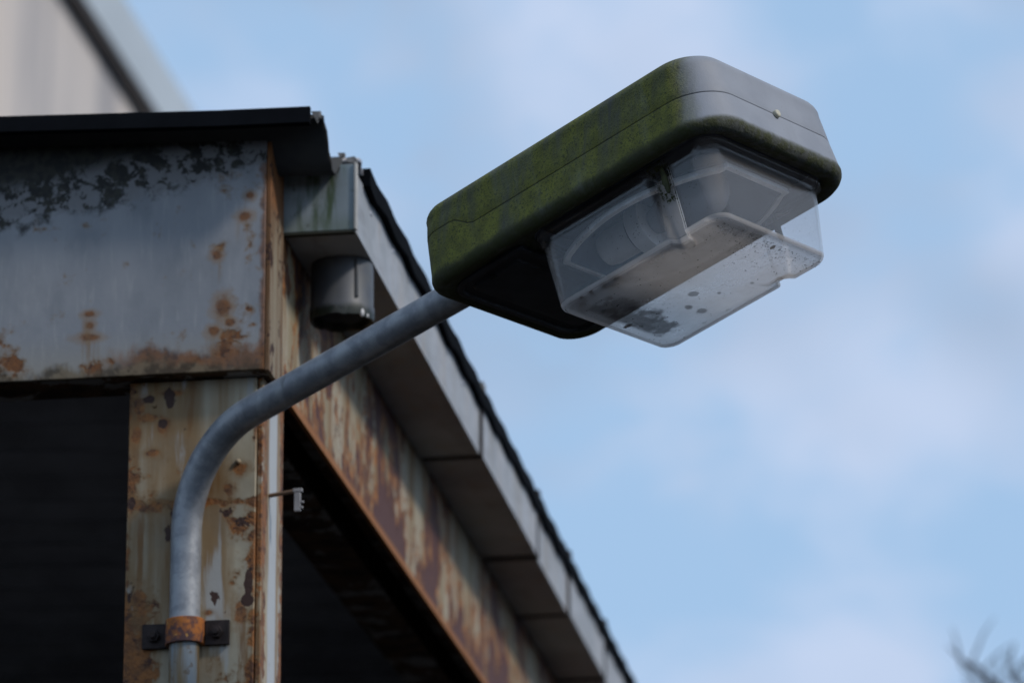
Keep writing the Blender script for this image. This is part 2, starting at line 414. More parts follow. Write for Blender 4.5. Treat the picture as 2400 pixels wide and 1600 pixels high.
def mat_bowl():
    t = NT('weathered_clear_bowl')
    tr = t.N.new('ShaderNodeBsdfTransparent'); t.L(t.mix(t.ramp(t.z, -.104, -.111), (.955, .96, .965), (.975, .945, .92)), tr.inputs[0])
    gl = t.N.new('ShaderNodeBsdfGlossy'); gl.inputs['Color'].default_value = (1, 1, 1, 1); gl.inputs['Roughness'].default_value = .13
    lw = t.N.new('ShaderNodeLayerWeight'); lw.inputs[0].default_value = .5
    fr_ = t.add(t.mul(t.math('POWER', lw.outputs[1], 5.0), .9), .035)
    m1 = t.N.new('ShaderNodeMixShader'); t.L(fr_, m1.inputs[0]); t.L(tr.outputs[0], m1.inputs[1]); t.L(gl.outputs[0], m1.inputs[2])
    # dust film: scatters both ways; corner and edge glints are painted into it
    df = t.N.new('ShaderNodeBsdfDiffuse'); df.inputs[0].default_value = (.75, .72, .70, 1)
    tl = t.N.new('ShaderNodeBsdfTranslucent'); tl.inputs[0].default_value = (.92, .89, .87, 1)
    ms = t.N.new('ShaderNodeMixShader'); ms.inputs[0].default_value = .72
    t.L(df.outputs[0], ms.inputs[1]); t.L(tl.outputs[0], ms.inputs[2])
    film_glint = t.ramp(t.add(t.mul(t.noise(9, 5), .6), t.mul(t.noise(120, 4, .6), .4)), .3, .75, .006, .022)
    bottom = t.ramp(t.z, -.104, -.111)
    film_glint = t.add(film_glint, t.mul(bottom, t.add(t.mul(t.ramp(t.noise(14, 5, loc=(3, 3, 3)), .35, .65), .10), .24)))
    film_glint = t.add(film_glint, t.add(t.mul(t.ramp(t.x, .128, .138), .11), t.mul(t.ramp(t.y, -.108, -.117), .015)))
    nt_ = t.mul(t.mul(t.ramp(t.math('ABSOLUTE', t.add(t.x, -.063)), .017, .012), t.ramp(t.y, -.08, -.1)), t.ramp(t.z, -.104, -.100))
    nt_ = t.mul(nt_, t.ramp(t.z, -.012, -.02))
    film_glint = t.mx(film_glint, t.mul(nt_, .30))
    corner_glint = t.mul(t.ramp(t.add(t.x, t.mul(t.y, -1.0)), .236, .243), t.ramp(t.z, -.018, -.024))  # pale bands at the near corners: refraction painted as extra haze
    tail_corner_glint = t.mul(t.ramp(t.add(t.mul(t.x, -1.0), t.mul(t.y, -1.0)), .240, .246), t.ramp(t.z, -.018, -.024))
    film_glint = t.mx(film_glint, t.mx(t.mul(corner_glint, .22), t.mul(tail_corner_glint, .16)))
    edge_glint = t.mul(t.ramp(t.z, -.1095, -.1075), t.ramp(t.z, -.1015, -.1035))  # edge highlight painted as a pale line round the bottom
    film_glint = t.mx(film_glint, t.mul(edge_glint, .62))
    bm_ = t.mul(t.ramp(t.math('ABSOLUTE', t.add(t.x, -.064)), .026, .018), t.ramp(t.math('ABSOLUTE', t.y), .08, .1))
    t.put(t.add(t.mul(bm_, .35), .10), gl.inputs['Roughness'])
    m2 = t.N.new('ShaderNodeMixShader'); t.L(film_glint, m2.inputs[0]); t.L(m1.outputs[0], m2.inputs[1]); t.L(ms.outputs[0], m2.inputs[2])
    # dirt: fine specks, settled grime in the tail corner of the tray, a few droppings
    sp = t.ramp(t.voro(190), .17, .10)
    dens = t.mx(t.mul(t.ramp(t.x, .03, .11), bottom), t.mul(bottom, .25))
    specks = t.mul(sp, t.ramp(t.add(t.noise(30, 5, .7), t.mul(dens, .20)), .58, .66))
    sp2 = t.mul(t.ramp(t.voro(110), .10, .06), t.ramp(t.noise(14, 3, loc=(4, 4, 4)), .46, .55))
    def blob(cx, cy, rx, ry, wob=.7, ns=38):
        dx = t.mul(t.add(t.x, -cx), 1 / rx); dy = t.mul(t.add(t.y, -cy), 1 / ry)
        d = t.math('SQRT', t.add(t.mul(dx, dx), t.mul(dy, dy)))
        return t.mul(t.ramp(t.add(d, t.mul(t.add(t.noise(ns, 6, .65), -.5), 2 * wob)), 1.25, .75), t.ramp(t.z, -.1133, -.1143))
    grime = t.mul(blob(-.112, -.008, .034, .058, 1.1), .78)
    grime = t.mx(grime, t.mul(blob(-.095, -.055, .03, .04, 1.6, 60), .5))
    grime = t.mx(grime, t.mul(blob(-.095, .045, .016, .022, 1.3, 70), .7))
    grime = t.mx(grime, t.mul(blob(-.128, .060, .006, .0095, .3, 90), .85))
    for (cx, cy, r) in ((-.014, .009, .0075), (-.041, .033, .006), (-.039, .058, .0075), (-.02, .095, .006), (.005, .04, .003), (.045, .06, .003), (-.06, .09, .003)):
        grime = t.mx(grime, t.mul(blob(cx, cy, r * .8, r * 1.1, .5, 140), .55))
    notch = t.mul(t.mul(t.ramp(t.math('ABSOLUTE', t.add(t.x, -.064)), .02, .010), t.ramp(t.y, -.08, -.1)), t.ramp(t.z, -.102, -.095))
    moss = t.mul(notch, t.ramp(t.add(t.noise(150, 5, .7), t.mul(t.ramp(t.z, -.085, -.035), .10)), .615, .66))
    dirt = t.mx(t.mx(specks, t.mul(sp2, .8)), t.mx(grime, moss))
    dc = t.mix(t.ramp(t.noise(50, 4), .4, .6), (.15, .13, .12), (.085, .072, .066))
    dc = t.mix(moss, dc, (.05, .055, .02))
    dd = t.N.new('ShaderNodeBsdfDiffuse'); t.L(dc, dd.inputs[0])
    m3 = t.N.new('ShaderNodeMixShader'); t.L(dirt, m3.inputs[0]); t.L(m2.outputs[0], m3.inputs[1]); t.L(dd.outputs[0], m3.inputs[2])
    return t.fin(m3.outputs[0])

def mat_pipe():
    t = NT('galvanised_pipe')
    b = t.mix(t.ramp(t.noise(30, 5, .6), .35, .65), (.24, .25, .265), (.34, .35, .36))
    b = t.mix(t.mul(t.ramp(t.noise(48, 6, .6, .3), .46, .62), .42), b, (.14, .15, .17))
    b = t.mix(t.mul(t.ramp(t.noise(24, 6, .7, sc=(1, 1, .5), loc=(2, 2, 0)), .62, .67), .6), b, (.14, .13, .13))
    return t.fin(t.pbsdf(b, .5, .35, t.bump(t.noise(120, 4), .18, .001), .5))

def mat_pipe_painted():
    t = NT('cream_painted_pipe')
    st = t.noise(50, 4, sc=(1, 1, .08))
    b = t.mix(t.ramp(st, .42, .58), (.23, .26, .275), (.19, .13, .06))
    b = t.mix(t.mul(t.ramp(t.noise(60, 5), .58, .66), .6), b, (.12, .07, .03))
    return t.fin(t.pbsdf(b, .55, 0, t.bump(t.noise(90, 4), .2, .001), .4))

def mat_rust(name='rusty_strap', orange=.5):
    t = NT(name)
    c = t.mix(t.ramp(t.noise(55, 6, .65), .5 - .12 + (.5 - orange) * .2, .62), (.42, .14, .03), (.085, .045, .045))
    c = t.mix(t.ramp(t.noise(90, 5, .6, loc=(4, 4, 4)), .6, .66), c, (.50, .26, .07))
    return t.fin(t.pbsdf(c, .75, 0, t.bump(t.noise(120, 5), .5, .002), .3))

def mat_wall_far():
    t = NT('weathered_pale_wall')
    b = t.mix(t.ramp(t.noise(.5, 5, sc=(1, 1, .25)), .35, .65), (.70, .61, .53), (.58, .53, .49))
    b = t.mix(t.mul(t.ramp(t.noise(1.1, 5, .6, sc=(1, 1.0, .12), loc=(3, 2, 1)), .50, .64), .55), b, (.24, .245, .27))
    b = t.mix(t.mul(t.ramp(t.z, 11.0, 8), .25), b, (.62, .58, .55))
    return t.fin(t.pbsdf(b, .8, 0, None, .2))

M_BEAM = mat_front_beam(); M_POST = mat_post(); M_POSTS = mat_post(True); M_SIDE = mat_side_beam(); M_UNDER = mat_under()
M_GUT = mat_gutter(); M_CAP = mat_endcap(); M_OUT = mat_outlet(); M_ROOF = mat_roof(); M_HOUS = mat_housing()
M_BOWL = mat_bowl(); M_PIPE = mat_pipe(); M_PIPEP = mat_pipe_painted(); M_STRAP = mat_rust('rusty_strap', .45)
M_BLACKRUST = simple('dark_rusted_iron', (.035, .024, .022), .75, 0, .5, 60, .4, .3)
M_DARKSTEEL = simple('dark_steel', (.02, .02, .021), .7, 0, .4, 30, .2, .3)
M_TRIM = simple('black_roof_trim', (.006, .007, .009), .9, 0, .3, 12, .1, .03)
M_CHIP = simple('broken_fibre_cement', (.26, .25, .24), .8, 0, .45, 60, .4, .2)
M_ENDRUST = mat_rust('orange_rusted_plate', .9)
M_DARKP = mat_dark_plastic()
M_GREYRIM = simple('dull_reflector_rim', (.88, .86, .84), .5, .1, .25, 30, .1)
M_REFL = simple('dull_aluminium_reflector', (.10, .125, .17), .5, .25, .25, 20, .1)
M_CERAMIC = simple('lamp_ceramic', (.78, .76, .75), .5, 0, .15, 20, .05)
M_GROUND = simple('worn_asphalt', (.027, .026, .026), .95, 0, .35, 1.5, .3, .0)
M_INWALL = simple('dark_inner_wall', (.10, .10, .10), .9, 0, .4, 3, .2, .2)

# ------------------------------------------------------------------ setting: ground
bm = bmesh.new()
S = 900
vs = [bm.verts.new(p) for p in ((-S, -S, 0), (S, -S, 0), (S, S, 0), (-S, S, 0))]; bm.faces.new(vs)
g = link('ground', bm, M_GROUND); tag(g, kind='structure', label='dark worn asphalt yard under and around the shed')

# ------------------------------------------------------------------ shed frame (b-space: x along the front, y into the shed)
PSI = 0.1409558
RB = Matrix.Rotation(-PSI, 4, 'Z')
ORG = Vector((-1.2, 5.25, 0))                     # foot of the corner post in shed coordinates
SH = RB @ Matrix.Translation(ORG)
shed = empty('open_shed', SH, 'open sided steel shed with rusty cream corner post, grey beams and black corrugated roof', 'shed')
OFF = -ORG; OFF.z = CAMZ                            # shed coordinates have z = 0 at eye height
G0 = -CAMZ

def spart(name, bm, mat, parent=None, **k):
    o = link(name, bm, mat, parent or shed, OFF if parent is None else (0, 0, 0), **k)
    return o

# corner post: front plate, right side plate, groove
bm = bmesh.new(); box(bm, -1.2975, -1.1095, 5.196, 5.205, G0, 1.6365)
post = spart('corner_post', bm, M_POST, bevel=.0015)
bm = bmesh.new(); box(bm, -1.1085, -1.1005, 5.200, 5.345, G0, 1.6365)
side = spart('side_plate', bm, M_POSTS, post, bevel=.0015)
bm = bmesh.new(); box(bm, -1.2965, -1.2885, 5.2055, 5.345, G0, 1.6365)
spart('side_plate', bm, M_POSTS, post)
bm = bmesh.new(); box(bm, -1.2880, -1.1090, 5.337, 5.345, G0, 1.6365)
spart('back_plate', bm, M_POSTS, post)
for (x, z, r) in ((-1.1357, 1.5104, .0045), (-1.26, 1.60, .003)):
    bm = bmesh.new(); bmesh.ops.create_icosphere(bm, subdivisions=2, radius=r, matrix=Matrix.Translation((x, 5.1955, z)))
    spart('paint_blister', bm, M_POST, post, smooth=True)

# front beam: web, lower lip, end plate
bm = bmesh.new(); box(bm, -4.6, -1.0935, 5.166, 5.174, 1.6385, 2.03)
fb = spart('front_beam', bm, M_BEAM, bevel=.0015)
bm = bmesh.new(); box(bm, -4.6, -1.094, 5.1745, 5.262, 1.6385, 1.6465)
spart('lower_flange', bm, M_UNDER, fb)
bm = bmesh.new(); box(bm, -1.0930, -1.0865, 5.1675, 5.262, 1.6375, 1.992)
spart('end_plate', bm, mat_end_plate(), fb, bevel=.001)
bm = bmesh.new(); box(bm, -1.0925, -1.0875, 5.1680, 5.262, 1.9925, 2.035)
spart('end_plate_top', bm, M_ENDRUST, fb)

# side beam (channel) running back under the gutter
YB = 12.5
bm = bmesh.new(); box(bm, -1.098, -1.090, 5.275, YB, 1.637, 2.0)
sb = spart('side_beam', bm, M_SIDE, bevel=.0012)
bm = bmesh.new(); box(bm, -1.150, -1.0985, 5.347, YB, 1.690, 1.697)
spart('web_stiffener', bm, M_UNDER, sb)
bm = bmesh.new(); box(bm, -1.235, -1.155, 5.347, YB, 1.637, 1.645)
spart('lower_flange', bm, M_UNDER, sb, bevel=.001)
bm = bmesh.new(); box(bm, -1.240, -1.2355, 5.347, YB, 1.637, 2.0)
spart('inner_web', bm, M_UNDER, sb)
# rear frame, rafters and walls (keep the inside dark)
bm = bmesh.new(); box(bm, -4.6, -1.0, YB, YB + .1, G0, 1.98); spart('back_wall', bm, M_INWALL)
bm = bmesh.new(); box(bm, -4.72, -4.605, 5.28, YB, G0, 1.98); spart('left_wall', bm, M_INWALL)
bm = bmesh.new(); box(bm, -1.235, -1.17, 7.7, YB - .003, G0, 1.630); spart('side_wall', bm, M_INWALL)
for yy in (8.9, 11.0):
    bm = bmesh.new(); box(bm, -4.6, -1.245, yy, yy + .06, 1.90, 1.955); spart('rafter', bm, M_DARKSTEEL)

M_ROOFIN = simple('lightened_sheet_underside', (.40, .42, .47), .42, 0, .3, 6, .1, .5)  # inner sheets paler than the front one, in place of light on the ribs
# corrugated roof sheets: corrugation runs across (x), waves repeat in depth (y)
PITCH_W = .177; AMP = .026; Y0 = 5.133; SLOPE = .032
def zroof(x, y): return 2.006 + (-1.0 - x) * SLOPE - AMP + AMP * math.cos(2 * pi * (y - Y0) / PITCH_W) - .0005 * (y - 5)
def sheet(y_a, y_b, x_r, x_l=-4.7, lift=0.0, rag=0.0, mat=None):
    bm = bmesh.new(); ny = max(4, int((y_b - y_a) / PITCH_W * 14))
    xs = [x_l, -3, -2, -1.4, -1.15, x_r]
    rows = []
    for i in range(ny + 1):
        y = y_a + (y_b - y_a) * i / ny
        jr = random.uniform(-rag, rag)
        rows.append([bm.verts.new((x + (jr if k == 5 else 0), y, zroof(x, y) + lift)) for k, x in enumerate(xs)])
    for i in range(ny):
        for k in range(5): bm.faces.new((rows[i][k], rows[i][k + 1], rows[i + 1][k + 1], rows[i + 1][k]))
    return spart('roof_sheet', bm, mat or M_ROOF, solid=.0065, smooth=True, angle=50)
edges = [(5.108, 5.33, -1.003), (5.29, 6.36, -.972), (6.33, 7.07, -.975), (7.04, 7.60, -.973), (7.57, 8.20, -.976), (8.17, 8.95, -.973), (8.92, 9.9, -.975), (9.87, 11.1, -.972), (11.07, YB + .12, -.974)]
for k, (a, b, xr) in enumerate(edges):
    sheet(a, b, xr - (.009 if k else 0), lift=(-.0085 + .006 * (k % 2)) if k else 0, rag=.0018, mat=M_ROOFIN if k else M_ROOF)
bm = bmesh.new()
for a, b in ((5.335, 6.48), (6.484, 7.60), (7.604, 9.0), (9.004, YB)):
    j = random.uniform(-.0012, .0012); m_ = max(2, int((b - a) / .0295)); prev = None
    for i in range(m_ + 1):
        y = a + (b - a) * i / m_; w_ = math.cos(2 * pi * (y - Y0) / PITCH_W)
        zt = 1.9985 + .0022 * w_ - .0005 * (y - 5) + random.uniform(-.0007, .0007); zb = 1.9700 + .0035 * w_ - .0005 * (y - 5) + random.uniform(-.001, .001)
        xo = -.9705 + j * .4 + .0004 * w_
        ring = [bm.verts.new(p) for p in ((xo - .020, y, zb), (xo, y, zb), (xo, y, zt), (xo - .020, y, zt))]
        if prev:
            for q in range(4): bm.faces.new((prev[q], prev[(q + 1) % 4], ring[(q + 1) % 4], ring[q]))
        else: bm.faces.new(ring)
        prev = ring
    bm.faces.new(prev)
spart('eave_trim', bm, M_TRIM)
# broken pale corners of the sheets
def chip(x, y, pts):
    bm = bmesh.new()
    A = [bm.verts.new((x + px, y - .0045, pz)) for px, pz in pts]
    B = [bm.verts.new((x + px, y + .004, pz)) for px, pz in pts]
    n = len(pts); bm.faces.new(A[::-1]); bm.faces.new(B)
    for i in range(n): bm.faces.new((A[i], A[(i + 1) % n], B[(i + 1) % n], B[i]))
    return spart('sheet_chip', bm, M_CHIP)
chip(-1.0035, 5.110, [(-.0125, 2.0065), (.0015, 2.0060), (.0005, 2.000), (-.004, 1.990), (-.0075, 1.9975)])
chip(-1.0030, 5.290, [(-.008, 2.0085), (.003, 2.0080), (.0025, 2.002), (-.004, 2.000), (-.013, 1.992), (-.012, 1.988), (-.005, 1.989), (-.006, 2.004)])
chip(-.9855, 5.292, [(-.013, 2.0005), (.000, 2.0025), (.0035, 1.997), (-.001, 1.992), (-.012, 1.9945)])
# front trim of the roof
bm = bmesh.new()
L_ = [(-4.7, 2.1475), (-3.0, 2.078), (-1.5, 2.0255), (-1.15, 2.0140), (-1.0165, 2.0120)]
prof_f = []; 
for (x, z) in L_:
    prof_f.append([bm.verts.new((x, 5.099, z)), bm.verts.new((x, 5.094, z - .026)), bm.verts.new((x, 5.1065, z - .0275)), bm.verts.new((x, 5.1068, z))])
for a, b in zip(prof_f, prof_f[1:]):
    for i in range(4): bm.faces.new((a[i], a[(i + 1) % 4], b[(i + 1) % 4], b[i]))
bm.faces.new(prof_f[0]); bm.faces.new(prof_f[-1][::-1])
spart('roof_trim', bm, M_TRIM)

# ---- box gutter sections, each a part
GX0, GX1, GZ0, GZ1 = -1.0885, -.982, 1.8805, 1.9815
joints = [5.2765, 6.50, 7.23, 7.71, 8.33, 9.1, 10.0, 11.1, YB]
for k, (a, b) in enumerate(zip(joints, joints[1:])):
    s = .0025 * (k % 2)
    bm = bmesh.new()
    prof = [(GX0, 1.96), (GX0, GZ0 + s), (GX1 + s, GZ0 + s), (GX1 + s, 1.9725), (GX1 - .012 + s, 1.9725)]
    for i in range(len(prof) - 1):
        (x0, z0), (x1, z1) = prof[i], prof[i + 1]
        bm.faces.new([bm.verts.new(p) for p in ((x0, a + .002, z0), (x1, a + .002, z1), (x1, b, z1), (x0, b, z0))])
    bmesh.ops.remove_doubles(bm, verts=bm.verts, dist=1e-5)
    gs = spart('gutter_section', bm, M_GUT, solid=.0022)
    if k:
        bm = bmesh.new()
        # joint strap: thin band proud of outer side and underside, with a clip that stands up over the roof edge
        box(bm, GX1 + .002, GX1 + .0052, a - .008, a + .010, GZ0 - .003, 1.998)
        box(bm, GX0 + .004, GX1 + .0018, a - .005, a + .007, GZ0 - .0045, GZ0 - .0015)
        spart('joint_strap', bm, M_BLACKRUST, gs)
        bm = bmesh.new(); box(bm, GX1 - .004, GX1 + .010, a - .020, a + .010, 1.9985, 2.012)
        spart('gutter_clip', bm, M_CHIP if k == 1 else M_BLACKRUST, gs)
bm = bmesh.new(); box(bm, -1.0975, GX1 + .0005, 5.2665, 5.2735, GZ0 - .001, 1.9825)
cap = spart('gutter_end_cap', bm, M_CAP, bevel=.001)
bm = bmesh.new(); box(bm, -1.0965, GX1 + .0015, 5.2645, 5.2775, GZ0 - .0052, GZ0 - .0022)
spart('cap_lip', bm, simple('mossy_black_lip', (.03, .032, .02), .8), cap)
bm = bmesh.new(); box(bm, GX1 + .0010, GX1 + .0040, 5.263, 5.2745, GZ0 - .001, 1.984)
spart('cap_edge', bm, simple('pale_sealant', (.50, .48, .44), .7), cap)
# outlet: short socket under the gutter
bm = bmesh.new()
ox, oy, R_ = -1.029, 5.425, .0475
n = 48; rings = []
for (r, z, wob) in ((R_ - .001, 1.8785, 0), (R_, 1.86, 0), (R_, 1.812, 0), (R_ + .0015, 1.808, 0), (R_ + .0015, 1.796, 0), (R_ + .0005, 1.788, .002), (R_ - .004, 1.790, .002), (R_ - .004, 1.86, 0), (R_ - .004, 1.8785, 0)):
    rings.append([bm.verts.new((ox + r * math.cos(2 * pi * i / n), oy + r * math.sin(2 * pi * i / n), z + wob * math.sin(i * 1.7) * math.sin(i * .63))) for i in range(n)])
for a, b in zip(rings, rings[1:]):
    for i in range(n): bm.faces.new((a[i], a[(i + 1) % n], b[(i + 1) % n], b[i]))
outl = spart('gutter_outlet', bm, M_OUT, smooth=True, angle=50)
bm = bmesh.new(); box(bm, ox + R_ * .62 - .0025, ox + R_ * .62 + .0025, oy - R_ * .79 - .003, oy - R_ * .79 + .004, 1.815, 1.876)
spart('moulded_rib', bm, M_OUT, outl, bevel=.001)
for (ax_, zz, rr) in ((-.70, 1.792, .0035), (-.45, 1.790, .0020)):
    bm = bmesh.new(); bmesh.ops.create_icosphere(bm, subdivisions=2, radius=rr, matrix=Matrix.Translation((ox + R_ * math.cos(ax_), oy + R_ * math.sin(ax_), zz)) @ Matrix.Diagonal((1, 1, 1.9, 1)))
    spart('lime_drip', bm, M_CERAMIC, outl, smooth=True)

# cable hook on the post
bm = bmesh.new(); tube(bm, [(-1.102, 5.245, 1.4715), (-1.085, 5.244, 1.4735), (-1.062, 5.243, 1.4765), (-1.0525, 5.243, 1.4775)], .0030, 12)
hook = spart('cable_hook', bm, simple('rusty_wire', (.16, .10, .06), .7), smooth=True)
bm = bmesh.new(); box(bm, -1.0645, -1.0505, 5.240, 5.246, 1.4745, 1.4800)
box(bm, -1.0625, -1.0530, 5.2405, 5.2455, 1.4460, 1.4742)
box(bm, -1.0528, -1.0495, 5.2405, 5.2455, 1.4500, 1.4535); box(bm, -1.0528, -1.0485, 5.2405, 5.2455, 1.4580, 1.4615)
spart('cable_clip', bm, simple('grey_plastic_clip', (.30, .29, .29), .6), hook, bevel=.0008)

# ------------------------------------------------------------------ wall lamp
AX = Vector((0.7421652, -0.6217032, 0.2503515)); FAR = Vector((0.6421526, 0.7665768, 0)); UP = AX.cross(FAR).normalized()
OL = Vector((0.21810789, 4.725, 1.68102489 + CAMZ))
ML = Matrix((AX, FAR, UP)).transposed().to_4x4(); ML.translation = OL
IS = SH.inverted()
def bw(x, y, z): return RB @ Vector((x, y, z + CAMZ))     # shed coords (eye height) -> world
foot = Vector((-0.4665, 5.301, 0))                         # pipe axis
lamp = empty('street_lamp', Matrix.Translation(Vector((foot.x, foot.y, 2.55))),
             'grey mossy street lamp on a bent galvanised pipe clamped to the rusty post', 'street lamp')
LO = -Vector((foot.x, foot.y, 2.55))
def lpart(name, bm, mat, parent=None, **k):
    return link(name, bm, mat, parent or lamp, LO if parent is None else (0, 0, 0), **k)
def hpart(name, bm, mat, parent=None, **k):
    """part in lamp-head axes"""
    if parent is None:
        o = link(name, bm, mat, lamp, (0, 0, 0), **k)
        o.matrix_local = Matrix.Translation(LO) @ ML
    else: o = link(name, bm, mat, parent, (0, 0, 0), **k)
    return o

# pipe path
PR = .0220
end = OL + AX * (-.27) + UP * .062                # inside the head
p_str = Vector((-0.3211, 5.179, 1.5756 + CAMZ))
dirn = (end - p_str).normalized()
# intersection of the sloping line with the vertical through foot
h = Vector((dirn.x, dirn.y, 0)).normalized(); run = (Vector((p_str.x, p_str.y, 0)) - foot).dot(h)
zc = p_str.z - run * dirn.z / Vector((dirn.x, dirn.y, 0)).length
corner = Vector((foot.x, foot.y, zc))
dirn = (end - corner).normalized()
T = .128
ang = math.acos(max(-1, min(1, dirn.z)))
Rb = T / math.tan((pi - ang) / 2) if False else T / math.tan(ang / 2)
a0 = corner - Vector((0, 0, T)); a1 = corner + dirn * T
hor = Vector((dirn.x, dirn.y, 0)).normalized(); cen = a0 + hor * Rb
arc = [cen + (-hor * math.cos(t_) + Vector((0, 0, 1)) * math.sin(t_)) * Rb for t_ in [ang * i / 20 for i in range(21)]]
zclamp = 1.257 + CAMZ
pts = [Vector((foot.x, foot.y, zclamp + .0))] + [Vector((foot.x, foot.y, zclamp + (a0.z - zclamp) * i / 4)) for i in range(1, 4)] + arc + [a1.lerp(end, i / 8) for i in range(1, 9)]
bm = bmesh.new(); tube(bm, pts, PR, 40)
lpart('bent_pipe', bm, M_PIPE, smooth=True, angle=60)
bm = bmesh.new(); tube(bm, [Vector((foot.x, foot.y, .25)), Vector((foot.x, foot.y, 1.4)), Vector((foot.x, foot.y, zclamp - .0005))], PR - .0006, 40)
lpart('lower_pipe', bm, M_PIPEP, smooth=True, angle=60)
# clamp in shed axes
cb = RB.inverted() @ foot                       # pipe centre in shed coordinates
def cpart(name, bm, mat, parent=None, **k):
    if parent is None:
        o = link(name, bm, mat, lamp, (0, 0, 0), **k)
        o.matrix_local = Matrix.Translation(LO) @ RB @ Matrix.Translation((0, 0, CAMZ))
        return o
    return link(name, bm, mat, parent, (0, 0, 0), **k)
YF = 5.1955                                     # post face
bm = bmesh.new(); zc0, zc1 = 1.2415, 1.2775
ns = 20; ri, ro = PR + .0006, PR + .0052
tiltc = lambda x: (x - cb.x) * .05
inner = []; outer = []
for i in range(ns + 1):
    a = -pi + pi * i / ns
    inner.append((cb.x + ri * math.cos(a), cb.y + ri * math.sin(a)))
    outer.append((cb.x + ro * math.cos(a), cb.y + ro * math.sin(a)))
inner = [(cb.x - ri, YF - .0002)] + inner + [(cb.x + ri, YF - .0002)]
outer = [(cb.x - ro, YF - .0002)] + outer + [(cb.x + ro, YF - .0002)]
R4 = []
for (p, q) in zip(inner, outer):
    R4.append([bm.verts.new((p[0], p[1], zc0 + tiltc(p[0]))), bm.verts.new((q[0], q[1], zc0 + tiltc(q[0]))), bm.verts.new((q[0], q[1], zc1 + tiltc(q[0]))), bm.verts.new((p[0], p[1], zc1 + tiltc(p[0])))])
for a, b in zip(R4, R4[1:]):
    for i in range(4): bm.faces.new((a[i], b[i], b[(i + 1) % 4], a[(i + 1) % 4]))
clamp = cpart('pipe_clamp', bm, M_STRAP, smooth=True, angle=40, bevel=.0008)
for s in (-1, 1):
    bm = bmesh.new()
    xa, xb = (cb.x + s * (ro + .0005), cb.x + s * (ro + .036))
    box(bm, min(xa, xb), max(xa, xb), YF - .0065, YF - .0005, zc0 - .001 + s * .0012, zc1 - .001 + s * .0012)
    ear = cpart('clamp_ear', bm, M_BLACKRUST, clamp, bevel=.0012)
    bm = bmesh.new(); xm = cb.x + s * (ro + .018); zm = (zc0 + zc1) / 2 - .001 + s * .0012
    cyl(bm, (xm, YF - .0068, zm), (xm, YF - .014, zm), .0095, n=6); cyl(bm, (xm, YF - .0142, zm), (xm, YF - .019, zm), .005, n=12)
    cpart('clamp_bolt', bm, M_BLACKRUST, clamp, bevel=.0008)

# --- rounded rectangle loops
def rrect(hx, hy, rs, n=160, cx=0, cy=0):
    """hx,hy half sizes; rs = radius at nose (+x) and tail (-x). returns n points, fixed parameterisation by side"""
    rn, rt = rs
    out = []
    m = n // 8
    def arcp(cx_, cy_, r, a0, a1, k): return [(cx_ + r * math.cos(a0 + (a1 - a0) * i / k), cy_ + r * math.sin(a0 + (a1 - a0) * i / k)) for i in range(k)]
    def seg(p, q, k): return [(p[0] + (q[0] - p[0]) * i / k, p[1] + (q[1] - p[1]) * i / k) for i in range(k)]
    out += arcp(hx - rn, hy - rn, rn, 0, pi / 2, m)
    out += seg((hx - rn, hy), (-hx + rt, hy), m)
    out += arcp(-hx + rt, hy - rt, rt, pi / 2, pi, m)
    out += seg((-hx, hy - rt), (-hx, -hy + rt), m)
    out += arcp(-hx + rt, -hy + rt, rt, pi, 1.5 * pi, m)
    out += seg((-hx + rt, -hy), (hx - rn, -hy), m)
    out += arcp(hx - rn, -hy + rn, rn, 1.5 * pi, 2 * pi, m)
    out += seg((hx, -hy + rn), (hx, hy - rn), m)
    return [(x + cx, y + cy) for x, y in out]

def loft(bm, loops, cap0=False, cap1=False):
    R = [[bm.verts.new(p) for p in lp] for lp in loops]
    n = len(R[0])
    for a, b in zip(R, R[1:]):
        for i in range(n): bm.faces.new((a[i], a[(i + 1) % n], b[(i + 1) % n], b[i]))
    if cap0: bm.faces.new(R[0][::-1])
    if cap1: bm.faces.new(R[-1])
    return R

HXB, HYB, CXB = .2520, .1630, -.0655               # body half sizes, centre
ZT = .1155
NB = 320
def body_loop(inset, z, zfun=None, dz=0):
    pts = rrect(HXB - inset, HYB - inset, (max(.066 - inset * .8, .01), max(.046 - inset * .8, .008)), NB, CXB)
    return [(x, y, (z if zfun is None else zfun(x, y)) + dz) for x, y in pts]
def draft(z): return .0105 * (z / ZT) + .0 
def zseam(x, y):
    s = max(0, min(1, (-.212 - x) / .035)); s = s * s * (3 - 2 * s)
    return .0485 + .0195 * s
# lower shell
def mid(fr):
    return lambda x, y: .008 + (zseam(x, y) - .001 - .008) * fr
loops = []
op = [(x, y, .000) for x, y in rrect(.1555, .1345, (.034, .034), NB)]          # bowl opening
op_up = [(x, y, .030) for x, y in rrect(.1545, .1335, (.034, .034), NB)]
loops.append(op_up); loops.append(op)
inl = .0245
loops.append([(x, y, -.0005) for x, y in rrect(HXB - inl, HYB - inl + .008, (.05, .032), NB, CXB)] if False else body_loop(.0165, -.0060))
for a in (0.0, .2, .4, .6, .8, 1.0):                       # rolled lower edge
    th_ = -pi / 2 + a * pi / 2
    r = .0145
    loops.append(body_loop(r - r * math.cos(th_) , 0, None, .0075 + r * math.sin(th_)))
for fr in (.15, .5, .85, .97):
    f_ = mid(fr); loops.append([(x, y, f_(x, y)) for (x, y, _) in body_loop(draft(.008 + .05 * fr), 0)])
loops.append([(x, y, zseam(x, y) - .0008) for (x, y, _) in body_loop(draft(.0565) + .0003, 0)])
loops.append([(x, y, zseam(x, y) - .0012) for (x, y, _) in body_loop(draft(.0565) + .0014, 0)])
bm = bmesh.new(); loft(bm, loops)
housing = hpart('housing', bm, M_HOUS, smooth=True, angle=70)
